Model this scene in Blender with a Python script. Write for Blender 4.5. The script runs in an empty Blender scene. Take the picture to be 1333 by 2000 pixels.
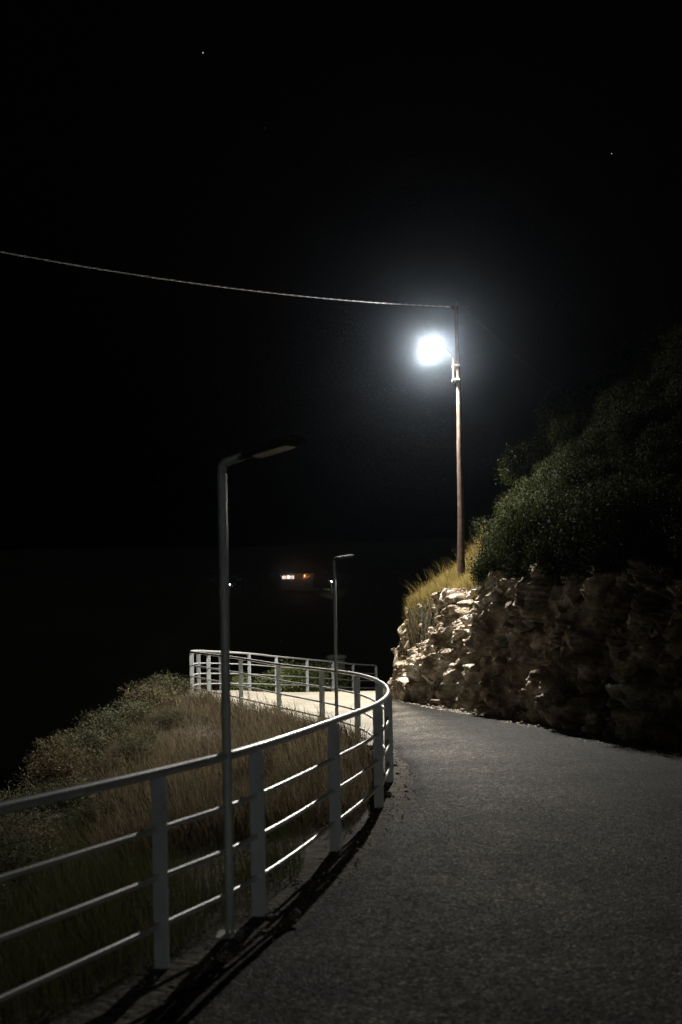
import bpy, math, random
import numpy as np
from mathutils import Vector, Matrix

random.seed(7)
rng = np.random.default_rng(7)
scene = bpy.context.scene
COL = scene.collection
R = math.radians

# ------------------------------------------------------------------ camera, sky, exposure
cam_d = bpy.data.cameras.new('camera')
cam = bpy.data.objects.new('camera', cam_d)
COL.objects.link(cam)
cam.location = (0, 0, 1.70)
cam.rotation_mode = 'QUATERNION'
cam.rotation_quaternion = (Matrix.Rotation(R(90), 3, 'X') @ Matrix.Rotation(R(-1.0), 3, 'Z')).to_quaternion()
cam_d.sensor_width = 36
cam_d.lens = 35
cam_d.shift_y = 0.11
cam_d.clip_start = 0.05
cam_d.clip_end = 9000
cam_d.dof.use_dof = True
cam_d.dof.focus_distance = 22
cam_d.dof.aperture_fstop = 2.0
scene.camera = cam

world = bpy.data.worlds.new('World')
scene.world = world
world.use_nodes = True
wn = world.node_tree
sky = wn.nodes.new('ShaderNodeTexSky')
sky.sky_type = 'NISHITA'
sky.sun_disc = False
sky.sun_elevation = R(-4)
sky.sun_rotation = R(150)
bg = wn.nodes['Background']
tint = wn.nodes.new('ShaderNodeMix'); tint.data_type = 'RGBA'; tint.blend_type = 'MULTIPLY'; tint.inputs[0].default_value = 1
tint.inputs[7].default_value = (1.0, .80, .72, 1)
wn.links.new(sky.outputs[0], tint.inputs[6]); wn.links.new(tint.outputs[2], bg.inputs[0])
bg.inputs[1].default_value = 0.035

# weak low fill sun added behind the camera to brighten the post faces
fill_sun_d = bpy.data.lights.new('fill_sun', 'SUN')
fill_sun_d.energy = 0.18
fill_sun_d.angle = R(12)
fill_sun_d.color = (0.96, 1.0, 0.93)
fill_sun = bpy.data.objects.new('fill_sun', fill_sun_d)
COL.objects.link(fill_sun)
fill_sun.rotation_euler = Vector((-0.30, 0.93, -0.2)).to_track_quat('-Z', 'Y').to_euler()

vs = scene.view_settings
vs.view_transform = 'Standard'
vs.look = 'None'
vs.exposure = 0
vs.gamma = 1
scene.cycles.use_denoising = True
scene.cycles.denoiser = 'OPENIMAGEDENOISE'
scene.cycles.denoising_prefilter = 'NONE'
scene.cycles.max_bounces = 6
scene.cycles.volume_bounces = 0
scene.cycles.sample_clamp_indirect = 3

LAMP_POWER = 12500
HAZE_DENSITY = 0.0008
HAZE_G = 0.98

# ------------------------------------------------------------------ helpers
def ss(a, b, x):
    t = np.clip((np.asarray(x, float) - a) / (b - a), 0, 1)
    return t * t * (3 - 2 * t)

def _h(i):
    i = i.astype(np.uint64)
    i = (i ^ (i >> np.uint64(15))) * np.uint64(0x2c1b3c6d) & np.uint64(0xffffffff)
    i = (i ^ (i >> np.uint64(12))) * np.uint64(0x297a2d39) & np.uint64(0xffffffff)
    i = i ^ (i >> np.uint64(15))
    return i.astype(np.float64) / 4294967296.0

def hash3(ix, iy, iz, seed=0):
    a = (ix.astype(np.int64) + 100000) * 73856093 ^ (iy.astype(np.int64) + 100000) * 19349663 ^ (iz.astype(np.int64) + 100000) * 83492791 ^ (seed * 2654435761 & 0xffffffff)
    return _h(a & 0xffffffff)

def vnoise(p, f=1.0, seed=0):
    q = np.asarray(p, float) * f
    i = np.floor(q); w = q - i; w = w * w * (3 - 2 * w)
    out = 0
    for dx in (0, 1):
        for dy in (0, 1):
            for dz in (0, 1):
                c = hash3(i[:, 0] + dx, i[:, 1] + dy, i[:, 2] + dz, seed)
                out = out + c * (w[:, 0] if dx else 1 - w[:, 0]) * (w[:, 1] if dy else 1 - w[:, 1]) * (w[:, 2] if dz else 1 - w[:, 2])
    return out * 2 - 1

def fbm(p, f=1.0, o=4, seed=0):
    s = 0; a = 1; t = 0
    for k in range(o):
        s = s + a * vnoise(p, f, seed + k * 17); t += a; a *= .5; f *= 2.03
    return s / t

def blocks(p, f, seed=0, tilt=1.0):
    """tilted facets: every cell is a plane of its own height and slope; returns value and distance to the crack"""
    q = np.asarray(p, float) * f
    i = np.floor(q)
    best = np.full(len(q), 9e9); sec = np.full(len(q), 9e9); val = np.zeros(len(q))
    for dx in (-1, 0, 1):
        for dy in (-1, 0, 1):
            for dz in (-1, 0, 1):
                a, b, c = i[:, 0] + dx, i[:, 1] + dy, i[:, 2] + dz
                r1, r2, r3 = hash3(a, b, c, seed + 1), hash3(a, b, c, seed + 2), hash3(a, b, c, seed + 3)
                vx, vy, vz = q[:, 0] - a - r1, q[:, 1] - b - r2, q[:, 2] - c - r3
                d = np.sqrt(vx * vx + vy * vy + vz * vz)
                v = (hash3(a, b, c, seed + 4) - .5) + tilt * ((hash3(a, b, c, seed + 5) - .5) * vx + (hash3(a, b, c, seed + 6) - .5) * vy + (hash3(a, b, c, seed + 7) - .5) * vz)
                m = d < best
                sec = np.where(m, best, np.minimum(sec, d))
                val = np.where(m, v, val)
                best = np.where(m, d, best)
    return val, sec - best

def polydist(P, line):
    """distance of points P (n,2) to a polyline"""
    best = np.full(len(P), 9e9)
    for a, b in zip(line[:-1], line[1:]):
        a = np.asarray(a[:2], float); b = np.asarray(b[:2], float)
        ab = b - a
        t = np.clip(((P - a) @ ab) / (ab @ ab), 0, 1)
        d = np.hypot(*(P - a - t[:, None] * ab).T)
        best = np.minimum(best, d)
    return best

def inside(P, poly):
    x, y = P[:, 0], P[:, 1]
    r = np.zeros(len(P), bool)
    n = len(poly)
    for k in range(n):
        x1, y1 = poly[k][:2]; x2, y2 = poly[(k + 1) % n][:2]
        if y1 == y2: continue
        c = ((y1 > y) != (y2 > y)) & (x < (x2 - x1) * (y - y1) / (y2 - y1) + x1)
        r ^= c
    return r

def mesh_np(name, V, F, mat, parent=None, smooth=False, midx=None):
    """F: list of (m,k) integer arrays"""
    V = np.asarray(V, float)
    if not isinstance(F, (list, tuple)): F = [F]
    me = bpy.data.meshes.new(name)
    nl = sum(f.size for f in F); npol = sum(len(f) for f in F)
    me.vertices.add(len(V)); me.loops.add(nl); me.polygons.add(npol)
    me.vertices.foreach_set('co', V.ravel())
    me.loops.foreach_set('vertex_index', np.concatenate([f.ravel() for f in F]).astype(np.int32))
    tot = np.concatenate([np.full(len(f), f.shape[1]) for f in F])
    me.polygons.foreach_set('loop_start', np.concatenate([[0], np.cumsum(tot)[:-1]]).astype(np.int32))
    if smooth: me.polygons.foreach_set('use_smooth', np.ones(npol, bool))
    for m in (mat if isinstance(mat, (list, tuple)) else [mat]): me.materials.append(m)
    if midx is not None: me.polygons.foreach_set('material_index', np.asarray(midx, np.int32))
    me.update(calc_edges=True); me.validate()
    return link(name, me, parent)

def link(name, me, parent=None):
    o = bpy.data.objects.new(name, me)
    COL.objects.link(o)
    if parent is not None: o.parent = parent
    return o

def tag(o, label, cat, group=None):
    o['label'] = label; o['category'] = cat
    if group: o['group'] = group
    return o

def thing(name, label, cat, loc=(0, 0, 0), group=None, rz=0):
    o = bpy.data.objects.new(name, None)
    o.empty_display_size = .1
    COL.objects.link(o); o.location = loc; o.rotation_euler = (0, 0, rz)
    return tag(o, label, cat, group)

class MB:
    def __init__(s): s.V = []; s.F = []
    def add(s, vs, fs):
        n = len(s.V); s.V += [tuple(v) for v in vs]; s.F += [tuple(i + n for i in f) for f in fs]; return s
    def tube(s, pts, rad, n=10, cap=True):
        pts = [Vector(p) for p in pts]
        if not isinstance(rad, (list, tuple)): rad = [rad] * len(pts)
        t0 = (pts[1] - pts[0]).normalized()
        up = Vector((0, 0, 1)) if abs(t0.z) < .9 else Vector((1, 0, 0))
        u = t0.cross(up).normalized()
        vs, fs = [], []
        for k, p in enumerate(pts):
            t = (pts[min(k + 1, len(pts) - 1)] - pts[max(k - 1, 0)]).normalized()
            u = (u - t * u.dot(t)).normalized(); w = t.cross(u)
            for j in range(n):
                a = 2 * math.pi * j / n
                vs.append(p + (u * math.cos(a) + w * math.sin(a)) * rad[k])
        for k in range(len(pts) - 1):
            for j in range(n):
                fs.append((k * n + j, k * n + (j + 1) % n, (k + 1) * n + (j + 1) % n, (k + 1) * n + j))
        if cap:
            fs.append(tuple(range(n))[::-1]); fs.append(tuple((len(pts) - 1) * n + j for j in range(n)))
        return s.add(vs, fs)
    def box(s, c, size, M=None, bev=0.0):
        x, y, z = [q / 2 for q in size]
        b = min(bev, x * .9, y * .9, z * .9)
        vs = []
        if b <= 0:
            vs = [Vector((sx * x, sy * y, sz * z)) for sz in (-1, 1) for sx, sy in ((-1, -1), (1, -1), (1, 1), (-1, 1))]
            fs = [(3, 2, 1, 0), (4, 5, 6, 7), (0, 1, 5, 4), (1, 2, 6, 5), (2, 3, 7, 6), (3, 0, 4, 7)]
        else:
            prof = [(-z, b), (-z + b, 0), (z - b, 0), (z, b)]
            for zz, ins in prof:
                X, Y = x - ins, y - ins
                for px, py in ((-X + b, -Y), (X - b, -Y), (X, -Y + b), (X, Y - b), (X - b, Y), (-X + b, Y), (-X, Y - b), (-X, -Y + b)):
                    vs.append(Vector((px, py, zz)))
            fs = [tuple(range(8))[::-1], tuple(range(24, 32))]
            for k in range(3):
                for j in range(8):
                    fs.append((k * 8 + j, k * 8 + (j + 1) % 8, (k + 1) * 8 + (j + 1) % 8, (k + 1) * 8 + j))
        if M is not None: vs = [M @ v for v in vs]
        return s.add([v + Vector(c) for v in vs], fs)
    def build(s, name, mat, parent=None, smooth=False, auto=None):
        me = bpy.data.meshes.new(name)
        me.from_pydata(s.V, [], s.F); me.materials.append(mat)
        if smooth:
            for p in me.polygons: p.use_smooth = len(p.vertices) == 4
        me.update()
        return link(name, me, parent)

def catmull(P, n=10, closed=False):
    P = [np.asarray(p, float) for p in P]
    Q = [2 * P[0] - P[1]] + P + [2 * P[-1] - P[-2]]
    out = []
    for k in range(1, len(Q) - 2):
        a, b, c, d = Q[k - 1:k + 3]
        for j in range(n):
            t = j / n
            out.append(.5 * (2 * b + (c - a) * t + (2 * a - 5 * b + 4 * c - d) * t * t + (3 * b - a - 3 * c + d) * t ** 3))
    out.append(P[-1])
    return np.array(out)

# ------------------------------------------------------------------ materials
def new_mat(name, base=(.5, .5, .5), rough=.7, metallic=0.0, spec=.5):
    m = bpy.data.materials.new(name); m.use_nodes = True
    b = m.node_tree.nodes['Principled BSDF']
    b.inputs['Base Color'].default_value = (*base, 1)
    b.inputs['Roughness'].default_value = rough
    b.inputs['Metallic'].default_value = metallic
    b.inputs['Specular IOR Level'].default_value = spec
    return m

def noise_mat(name, stops, scale=4.0, detail=6, rough=.85, bump=0.0, bscale=30.0, spec=.4, bdist=.02, rscale=None, coord='Object', extra=None):
    m = new_mat(name, rough=rough, spec=spec)
    nt = m.node_tree; b = nt.nodes['Principled BSDF']
    tc = nt.nodes.new('ShaderNodeTexCoord')
    n = nt.nodes.new('ShaderNodeTexNoise'); n.inputs['Scale'].default_value = scale; n.inputs['Detail'].default_value = detail
    n.inputs['Roughness'].default_value = .62
    nt.links.new(tc.outputs[coord], n.inputs['Vector'])
    cr = nt.nodes.new('ShaderNodeValToRGB')
    e = cr.color_ramp.elements
    while len(e) < len(stops): e.new(.5)
    for el, (p, c) in zip(e, stops): el.position = p; el.color = (*c, 1)
    nt.links.new(n.outputs['Fac'], cr.inputs['Fac'])
    nt.links.new(cr.outputs['Color'], b.inputs['Base Color'])
    if bump:
        n2 = nt.nodes.new('ShaderNodeTexNoise'); n2.inputs['Scale'].default_value = bscale; n2.inputs['Detail'].default_value = 5
        nt.links.new(tc.outputs[coord], n2.inputs['Vector'])
        bp = nt.nodes.new('ShaderNodeBump'); bp.inputs['Strength'].default_value = bump; bp.inputs['Distance'].default_value = bdist
        nt.links.new(n2.outputs['Fac'], bp.inputs['Height'])
        nt.links.new(bp.outputs['Normal'], b.inputs['Normal'])
    return m

def leaf_mat(name, c0, c1, rough=.5, trans=.35, spec=.35):
    """leaves vary one from another; thin, so some light comes through"""
    m = bpy.data.materials.new(name); m.use_nodes = True
    nt = m.node_tree; b = nt.nodes['Principled BSDF']; out = nt.nodes['Material Output']
    geo = nt.nodes.new('ShaderNodeNewGeometry')
    mix = nt.nodes.new('ShaderNodeMix'); mix.data_type = 'RGBA'
    mix.inputs[6].default_value = (*c0, 1); mix.inputs[7].default_value = (*c1, 1)
    nt.links.new(geo.outputs['Random Per Island'], mix.inputs[0])
    nt.links.new(mix.outputs[2], b.inputs['Base Color'])
    b.inputs['Roughness'].default_value = rough; b.inputs['Specular IOR Level'].default_value = spec
    tr = nt.nodes.new('ShaderNodeBsdfTranslucent'); nt.links.new(mix.outputs[2], tr.inputs['Color'])
    ms = nt.nodes.new('ShaderNodeMixShader'); ms.inputs[0].default_value = trans
    nt.links.new(b.outputs[0], ms.inputs[1]); nt.links.new(tr.outputs[0], ms.inputs[2])
    nt.links.new(ms.outputs[0], out.inputs['Surface'])
    return m

def emit_mat(name, col, strength):
    m = new_mat(name, col, .5)
    b = m.node_tree.nodes['Principled BSDF']
    b.inputs['Emission Color'].default_value = (*col, 1)
    b.inputs['Emission Strength'].default_value = strength
    return m

def asphalt_mat():
    m = new_mat('asphalt', rough=.8, spec=.12)
    nt = m.node_tree; b = nt.nodes['Principled BSDF']; L = nt.links.new
    tc = nt.nodes.new('ShaderNodeTexCoord')
    def tex(kind, **kw):
        n = nt.nodes.new(kind)
        for k, v in kw.items(): n.inputs[k].default_value = v
        L(tc.outputs['Object'], n.inputs['Vector']); return n
    chips = tex('ShaderNodeTexVoronoi', Scale=62.0, Randomness=1.0)
    fine = tex('ShaderNodeTexNoise', Scale=160.0, Detail=3.0)
    big = tex('ShaderNodeTexNoise', Scale=.9, Detail=7.0, Roughness=.65)
    mid = tex('ShaderNodeTexNoise', Scale=9.0, Detail=6.0, Roughness=.7)
    # chip colour: dark binder to pale stone
    cr = nt.nodes.new('ShaderNodeValToRGB'); e = cr.color_ramp.elements
    e[0].position = .0; e[0].color = (.026, .025, .023, 1)
    e[1].position = 1.0; e[1].color = (.34, .32, .275, 1)
    e2 = e.new(.55); e2.color = (.058, .056, .050, 1)
    e3 = e.new(.88); e3.color = (.105, .10, .09, 1)
    sep = nt.nodes.new('ShaderNodeSeparateColor'); L(chips.outputs['Color'], sep.inputs[0]); L(sep.outputs[0], cr.inputs['Fac'])
    wear = nt.nodes.new('ShaderNodeValToRGB'); e = wear.color_ramp.elements
    e[0].position = .38; e[0].color = (.42, .40, .37, 1); e[1].position = .60; e[1].color = (1.15, 1.13, 1.1, 1)
    L(big.outputs['Fac'], wear.inputs['Fac'])
    mul = nt.nodes.new('ShaderNodeMix'); mul.data_type = 'RGBA'; mul.blend_type = 'MULTIPLY'; mul.inputs[0].default_value = 1
    L(cr.outputs[0], mul.inputs[6]); L(wear.outputs[0], mul.inputs[7])
    w2 = nt.nodes.new('ShaderNodeValToRGB'); e = w2.color_ramp.elements
    e[0].position = .34; e[0].color = (.40, .38, .35, 1); e[1].position = .56; e[1].color = (1.05, 1.05, 1.05, 1)
    L(mid.outputs['Fac'], w2.inputs['Fac'])
    mul2 = nt.nodes.new('ShaderNodeMix'); mul2.data_type = 'RGBA'; mul2.blend_type = 'MULTIPLY'; mul2.inputs[0].default_value = .8
    L(mul.outputs[2], mul2.inputs[6]); L(w2.outputs[0], mul2.inputs[7])
    # worn track, dusty edge, dark cracks; lamp's pool and dim right side painted in
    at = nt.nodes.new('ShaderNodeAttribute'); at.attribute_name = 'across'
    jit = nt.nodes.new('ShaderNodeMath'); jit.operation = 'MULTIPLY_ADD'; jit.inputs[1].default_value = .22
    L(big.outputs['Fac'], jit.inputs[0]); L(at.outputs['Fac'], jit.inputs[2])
    lane_pool = nt.nodes.new('ShaderNodeValToRGB'); e = lane_pool.color_ramp.elements
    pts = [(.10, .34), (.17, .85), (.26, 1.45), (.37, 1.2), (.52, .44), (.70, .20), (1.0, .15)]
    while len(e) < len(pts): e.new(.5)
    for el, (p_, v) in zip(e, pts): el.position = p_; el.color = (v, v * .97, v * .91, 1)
    L(jit.outputs[0], lane_pool.inputs['Fac'])
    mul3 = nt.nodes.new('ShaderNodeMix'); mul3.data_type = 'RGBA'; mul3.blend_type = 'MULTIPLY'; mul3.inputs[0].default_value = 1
    L(mul2.outputs[2], mul3.inputs[6]); L(lane_pool.outputs[0], mul3.inputs[7])
    wv = nt.nodes.new('ShaderNodeMix'); wv.data_type = 'RGBA'; wv.blend_type = 'LINEAR_LIGHT'; wv.inputs[0].default_value = .18
    L(tc.outputs['Object'], wv.inputs[6]); L(mid.outputs['Color'], wv.inputs[7])
    ck = nt.nodes.new('ShaderNodeTexVoronoi'); ck.feature = 'DISTANCE_TO_EDGE'; ck.inputs['Scale'].default_value = .55
    L(wv.outputs[2], ck.inputs['Vector'])
    cl = nt.nodes.new('ShaderNodeMapRange'); cl.inputs[1].default_value = .002; cl.inputs[2].default_value = .008; cl.inputs[3].default_value = .45; cl.inputs[4].default_value = 1
    L(ck.outputs['Distance'], cl.inputs[0])
    mul4 = nt.nodes.new('ShaderNodeMix'); mul4.data_type = 'RGBA'; mul4.blend_type = 'MULTIPLY'; mul4.inputs[0].default_value = .6
    L(mul3.outputs[2], mul4.inputs[6]); L(cl.outputs[0], mul4.inputs[7])
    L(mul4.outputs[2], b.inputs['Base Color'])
    # relief: rounded chips plus grit
    inv = nt.nodes.new('ShaderNodeMath'); inv.operation = 'SUBTRACT'; inv.inputs[0].default_value = 1
    L(chips.outputs['Distance'], inv.inputs[1])
    add = nt.nodes.new('ShaderNodeMath'); add.operation = 'MULTIPLY_ADD'; add.inputs[1].default_value = .5
    L(fine.outputs['Fac'], add.inputs[0]); L(inv.outputs[0], add.inputs[2])
    add2 = nt.nodes.new('ShaderNodeMath'); add2.operation = 'MULTIPLY_ADD'; add2.inputs[1].default_value = 1.6
    L(mid.outputs['Fac'], add2.inputs[0]); L(add.outputs[0], add2.inputs[2])
    bp = nt.nodes.new('ShaderNodeBump'); bp.inputs['Strength'].default_value = .75; bp.inputs['Distance'].default_value = .012
    L(add2.outputs[0], bp.inputs['Height']); L(bp.outputs[0], b.inputs['Normal'])
    rr = nt.nodes.new('ShaderNodeMapRange'); rr.inputs[3].default_value = .65; rr.inputs[4].default_value = .95
    L(sep.outputs[1], rr.inputs[0]); L(rr.outputs[0], b.inputs['Roughness'])
    return m

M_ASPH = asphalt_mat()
M_DIRT = noise_mat('dirt', [(.3, (.055, .048, .038)), (.5, (.10, .088, .07)), (.72, (.17, .15, .12))], scale=7, detail=9, rough=.95, bump=1.0, bscale=22, bdist=.05, spec=.2)
M_CONC = noise_mat('concrete', [(.3, (.17, .155, .12)), (.55, (.255, .23, .18)), (.75, (.31, .28, .23))], scale=1.6, detail=9, rough=.85, bump=.35, bscale=60, bdist=.006)
M_ROCK = noise_mat('rock', [(.28, (.045, .030, .019)), (.42, (.16, .122, .082)), (.54, (.38, .325, .25)), (.66, (.68, .63, .55))], scale=2.3, detail=9, rough=.9, bump=1.0, bscale=15, bdist=.05, spec=.25)
M_SOIL = noise_mat('soil', [(.3, (.018, .016, .009)), (.7, (.045, .038, .022))], scale=3, rough=.95, bump=.6, bscale=14, bdist=.05, spec=.15)
M_STEEL = noise_mat('painted_steel', [(.3, (.58, .58, .57)), (.6, (.70, .70, .69)), (.8, (.74, .74, .73))], scale=6, detail=7, rough=.36, bump=.0, bscale=90, bdist=.002, spec=.5)
M_STEEL.node_tree.nodes['Principled BSDF'].inputs['Metallic'].default_value = .65
M_POST = noise_mat('galvanised_post', [(.27, (.20, .13, .08)), (.33, (.33, .36, .36)), (.6, (.42, .45, .45)), (.8, (.47, .49, .49))], scale=9, detail=7, rough=.5, bump=.12, bscale=70, bdist=.002, spec=.5)
M_LAMPPOST = noise_mat('grey_lamp_post', [(.3, (.28, .30, .28)), (.7, (.38, .40, .37))], scale=8, rough=.45)
M_PANEL = new_mat('lamp_diffuser', (.09, .09, .085), .4)
M_DARKHEAD = noise_mat('lamp_casing', [(.3, (.022, .024, .02)), (.7, (.035, .035, .03))], scale=8, rough=.8, spec=.15)
M_WOOD = noise_mat('weathered_wood', [(.3, (.025, .015, .010)), (.55, (.05, .033, .023)), (.75, (.085, .06, .042))], scale=7, detail=8, rough=.9, bump=.6, bscale=30, bdist=.01, spec=.2)
M_WOOD.node_tree.nodes['Noise Texture'].inputs['Scale'].default_value = 9
M_GALV = new_mat('galvanised', (.17, .15, .13), .55, .2)
M_CERAMIC = new_mat('porcelain', (.12, .075, .05), .25)
M_CABLE = noise_mat('cable_sheath', [(.4, (.62, .60, .60)), (.6, (.72, .70, .70))], scale=40, rough=.45)
M_WIRE = new_mat('dark_wire', (.04, .04, .04), .6)
M_SEA = noise_mat('sea', [(.3, (.004, .006, .008)), (.7, (.008, .011, .014))], scale=.05, rough=.25, bump=.4, bscale=.3, bdist=.3)
M_FARHILL = noise_mat('far_scrub', [(.3, (.02, .02, .013)), (.7, (.05, .045, .028))], scale=.03, rough=.95)

# ------------------------------------------------------------------ the plan of the place (metres, camera at the origin, +y ahead)
# foot of each railing post: x, y, z of the ground there
FENCE = [(-5.3, -4.4, 0), (-4.4, -2.6, 0), (-3.35, -.2, 0), (-2.55, 1.65, 0), (-1.76, 3.35, -.01),
         (-.94, 5.06, -.02), (-.52, 5.95, -.01), (-.07, 7.6, -.02), (.33, 9.4, -.04), (.50, 10.9, -.03), (.47, 12.7, -.02),
         (.22, 14.6, -.02), (-.33, 16.2, -.01), (-1.15, 18.1, .01), (-1.97, 19.4, .09), (-2.77, 20.7, .15),
         (-3.30, 21.9, .17), (-3.34, 23.2, .16), (-2.97, 24.4, .10), (-2.39, 25.7, .01), (-1.80, 27.4, -.13), (-1.03, 29.6, -.30),
         (-.28, 31.2, -.45), (.37, 32.7, -.59), (1.17, 34.0, -.70)]
FC = catmull(FENCE, 14)
# foot of the rock face, from behind the camera to the nose and round its back
BASE = [(9.2, -14), (8.3, -6), (7.2, 0), (6.1, 5), (5.1, 10), (4.35, 12.7), (3.86, 14.2), (3.5, 15.8), (2.98, 17.5), (2.28, 19.3),
        (1.86, 20.4), (1.47, 21.7), (1.10, 22.9), (1.06, 23.6), (1.4, 24.6), (2.5, 25.9), (4.6, 27.4), (8, 29), (14, 31), (30, 33)]
BC = catmull(BASE, 12)
PAVED = [tuple(p[:2]) for p in FC] + [(14, 40), (30, 33)] + [tuple(p) for p in BC[::-1]]
HILLPOLY = [tuple(p) for p in BC] + [(60, 33), (60, -14)]

def crest(y):
    return np.interp(y, [-14, 10, 13, 15.8, 17.5, 19.2, 21, 22.5, 24, 26, 33], [3.2, 2.5, 2.45, 2.55, 2.65, 2.62, 2.4, 2.15, 2.05, 1.9, 2.4])

def lean_back(y):
    return .30 * ss(18.8, 19.8, y) * (1 - ss(21.6, 22.6, y))

def base_plane(x, y):
    z = .16 * ss(-1.0, -2.7, x) * ss(17, 20.5, y) * (1 - ss(23.4, 25.6, y))
    return z - .078 * np.maximum(0, y - 25.4)

def hill_z(P):
    d = polydist(P, BC)
    ins = inside(P, HILLPOLY)
    hc = crest(P[:, 1])
    lb_ = lean_back(P[:, 1])
    e = np.maximum(d - .5 - lb_, 0)
    z = hc - .05 + .72 * np.minimum(e, 1.2) + 1.32 * np.clip(e - 1.2, 0, 3.2) + .55 * np.clip(e - 4.4, 0, 40)
    p3 = np.c_[P, np.zeros(len(P))]
    z = z + .22 * fbm(p3, .8, 3, 5) * ss(.3, 2, e)
    k = ss(.30, .55, d - lb_) * ins
    return np.where(ins, z * k - .6 * (1 - k), -.6), d, ins

def ground_z(P):
    d = polydist(P, FC)
    ins = inside(P, PAVED) | inside(P, HILLPOLY)
    p3 = np.c_[P, np.zeros(len(P))]
    bp = base_plane(P[:, 0], P[:, 1])
    n = fbm(p3, .9, 4, 3)
    out = bp - .03 - .13 * d - .012 * np.minimum(d, 6) ** 2 - .9 * np.maximum(d - 4.4, 0) + .16 * n * ss(.2, 1.5, d)
    out = out - .8 * np.maximum(0, -4.7 - P[:, 0])
    out = np.maximum(out, -31)
    inn = bp - .028 + .012 * fbm(p3, 3, 3, 9)
    return np.where(ins, inn, out), d, ins

# ------------------------------------------------------------------ ground and sea
def axis(parts):
    a = []
    for lo, hi, st in parts: a.append(np.arange(lo, hi, st))
    return np.concatenate(a + [[parts[-1][1]]])

gx = axis([(-80, -12, 4), (-12, -6.5, .5), (-6.5, 5.5, .12), (5.5, 14, .8), (14, 80, 6)])
gy = axis([(-60, -8, 4), (-8, 1, .6), (1, 28, .12), (28, 38, .4), (38, 120, 4)])
X, Y = np.meshgrid(gx, gy, indexing='ij')
P = np.c_[X.ravel(), Y.ravel()]
Z, _, _ = ground_z(P)
Z = np.where(P[:, 1] > 36, np.maximum(Z - .35 * (P[:, 1] - 36), -31), Z)
nx, ny = len(gx), len(gy)
I = np.arange(nx * ny).reshape(nx, ny)
GF = np.c_[I[:-1, :-1].ravel(), I[1:, :-1].ravel(), I[1:, 1:].ravel(), I[:-1, 1:].ravel()]
g = mesh_np('ground', np.c_[P, Z], GF, M_DIRT, smooth=True); g['kind'] = 'structure'

mb = MB(); S = 3000
mb.add([(-S, -S, -30), (S, -S, -30), (S, S, -30), (-S, S, -30)], [(0, 1, 2, 3)])
o = mb.build('sea', M_SEA); o['kind'] = 'structure'

# ------------------------------------------------------------------ road sheet
def resample(C, n):
    C = np.asarray(C)[:, :2]
    s = np.concatenate([[0], np.cumsum(np.hypot(*np.diff(C, axis=0).T))])
    t = np.linspace(0, s[-1], n)
    return np.c_[np.interp(t, s, C[:, 0]), np.interp(t, s, C[:, 1])]
Ledge = np.array([p[:2] for p in FC if p[1] < 13.2 and p[0] < .6][: 14 * 10 + 4])
tang = np.gradient(Ledge, axis=0); tang /= np.hypot(*tang.T)[:, None]
Ledge = Ledge + np.c_[tang[:, 1], -tang[:, 0]] * .26
Ledge = np.r_[Ledge, [(.62, 15), (.74, 18), (.84, 21), (.9, 23), (.93, 24.75)]]
Redge = np.array([p for p in BC if p[1] < 24.5][:12 * 13 + 8])
t2 = np.gradient(Redge, axis=0); t2 /= np.hypot(*t2.T)[:, None]
Redge = Redge + np.c_[-t2[:, 1], t2[:, 0]] * np.interp(Redge[:, 1], [18, 22, 24], [.30, .26, .06])[:, None]
NS, NT = 520, 40
A, B = resample(Ledge, NS), resample(Redge, NS)
pe = np.c_[A, np.zeros(NS)]
A = A + np.c_[fbm(pe, 2.2, 4, 21), fbm(pe, 2.2, 4, 22)] * .10
B = B + np.c_[fbm(np.c_[B, np.zeros(NS)], 2.0, 4, 23), fbm(np.c_[B, np.zeros(NS)], 2.0, 4, 24)] * .12
t = np.linspace(0, 1, NT)
RP = A[:, None] * (1 - t)[None, :, None] + B[:, None] * t[None, :, None]
RP = RP.reshape(-1, 2)
crown = .02 * np.sin(np.pi * np.tile(t, NS))
zr = .006 + crown + .008 * fbm(np.c_[RP, np.zeros(len(RP))], 1.1, 3, 31) - .078 * np.maximum(0, RP[:, 1] - 25.4)
edge = np.tile(np.minimum(t, 1 - t) < 1e-6, NS)
zr = np.where(edge, -.03, zr)
I = np.arange(NS * NT).reshape(NS, NT)
RF = np.c_[I[:-1, :-1].ravel(), I[:-1, 1:].ravel(), I[1:, 1:].ravel(), I[1:, :-1].ravel()]
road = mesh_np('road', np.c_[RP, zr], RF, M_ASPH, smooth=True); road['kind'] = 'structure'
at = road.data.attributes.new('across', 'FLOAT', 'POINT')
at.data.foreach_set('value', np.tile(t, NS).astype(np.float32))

# ------------------------------------------------------------------ concrete apron inside the bend
loop = [p for p in FC if 13.6 < p[1] < 25.2 and p[0] < .5]
loop = [p for p in loop][: 14 * 9]
fr = np.array([p[:2] for p in loop])
tg = np.gradient(fr, axis=0); tg /= np.hypot(*tg.T)[:, None]
fr = fr - np.c_[tg[:, 1], -tg[:, 0]] * .10          # the slab runs a hand's width past the posts
fr = fr[fr[:, 1] < 24.85]
right = np.array([(.93, 24.85), (.92, 23), (.86, 21), (.76, 18), (.64, 15), (.42, 13.7)])
NA = 160
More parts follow.
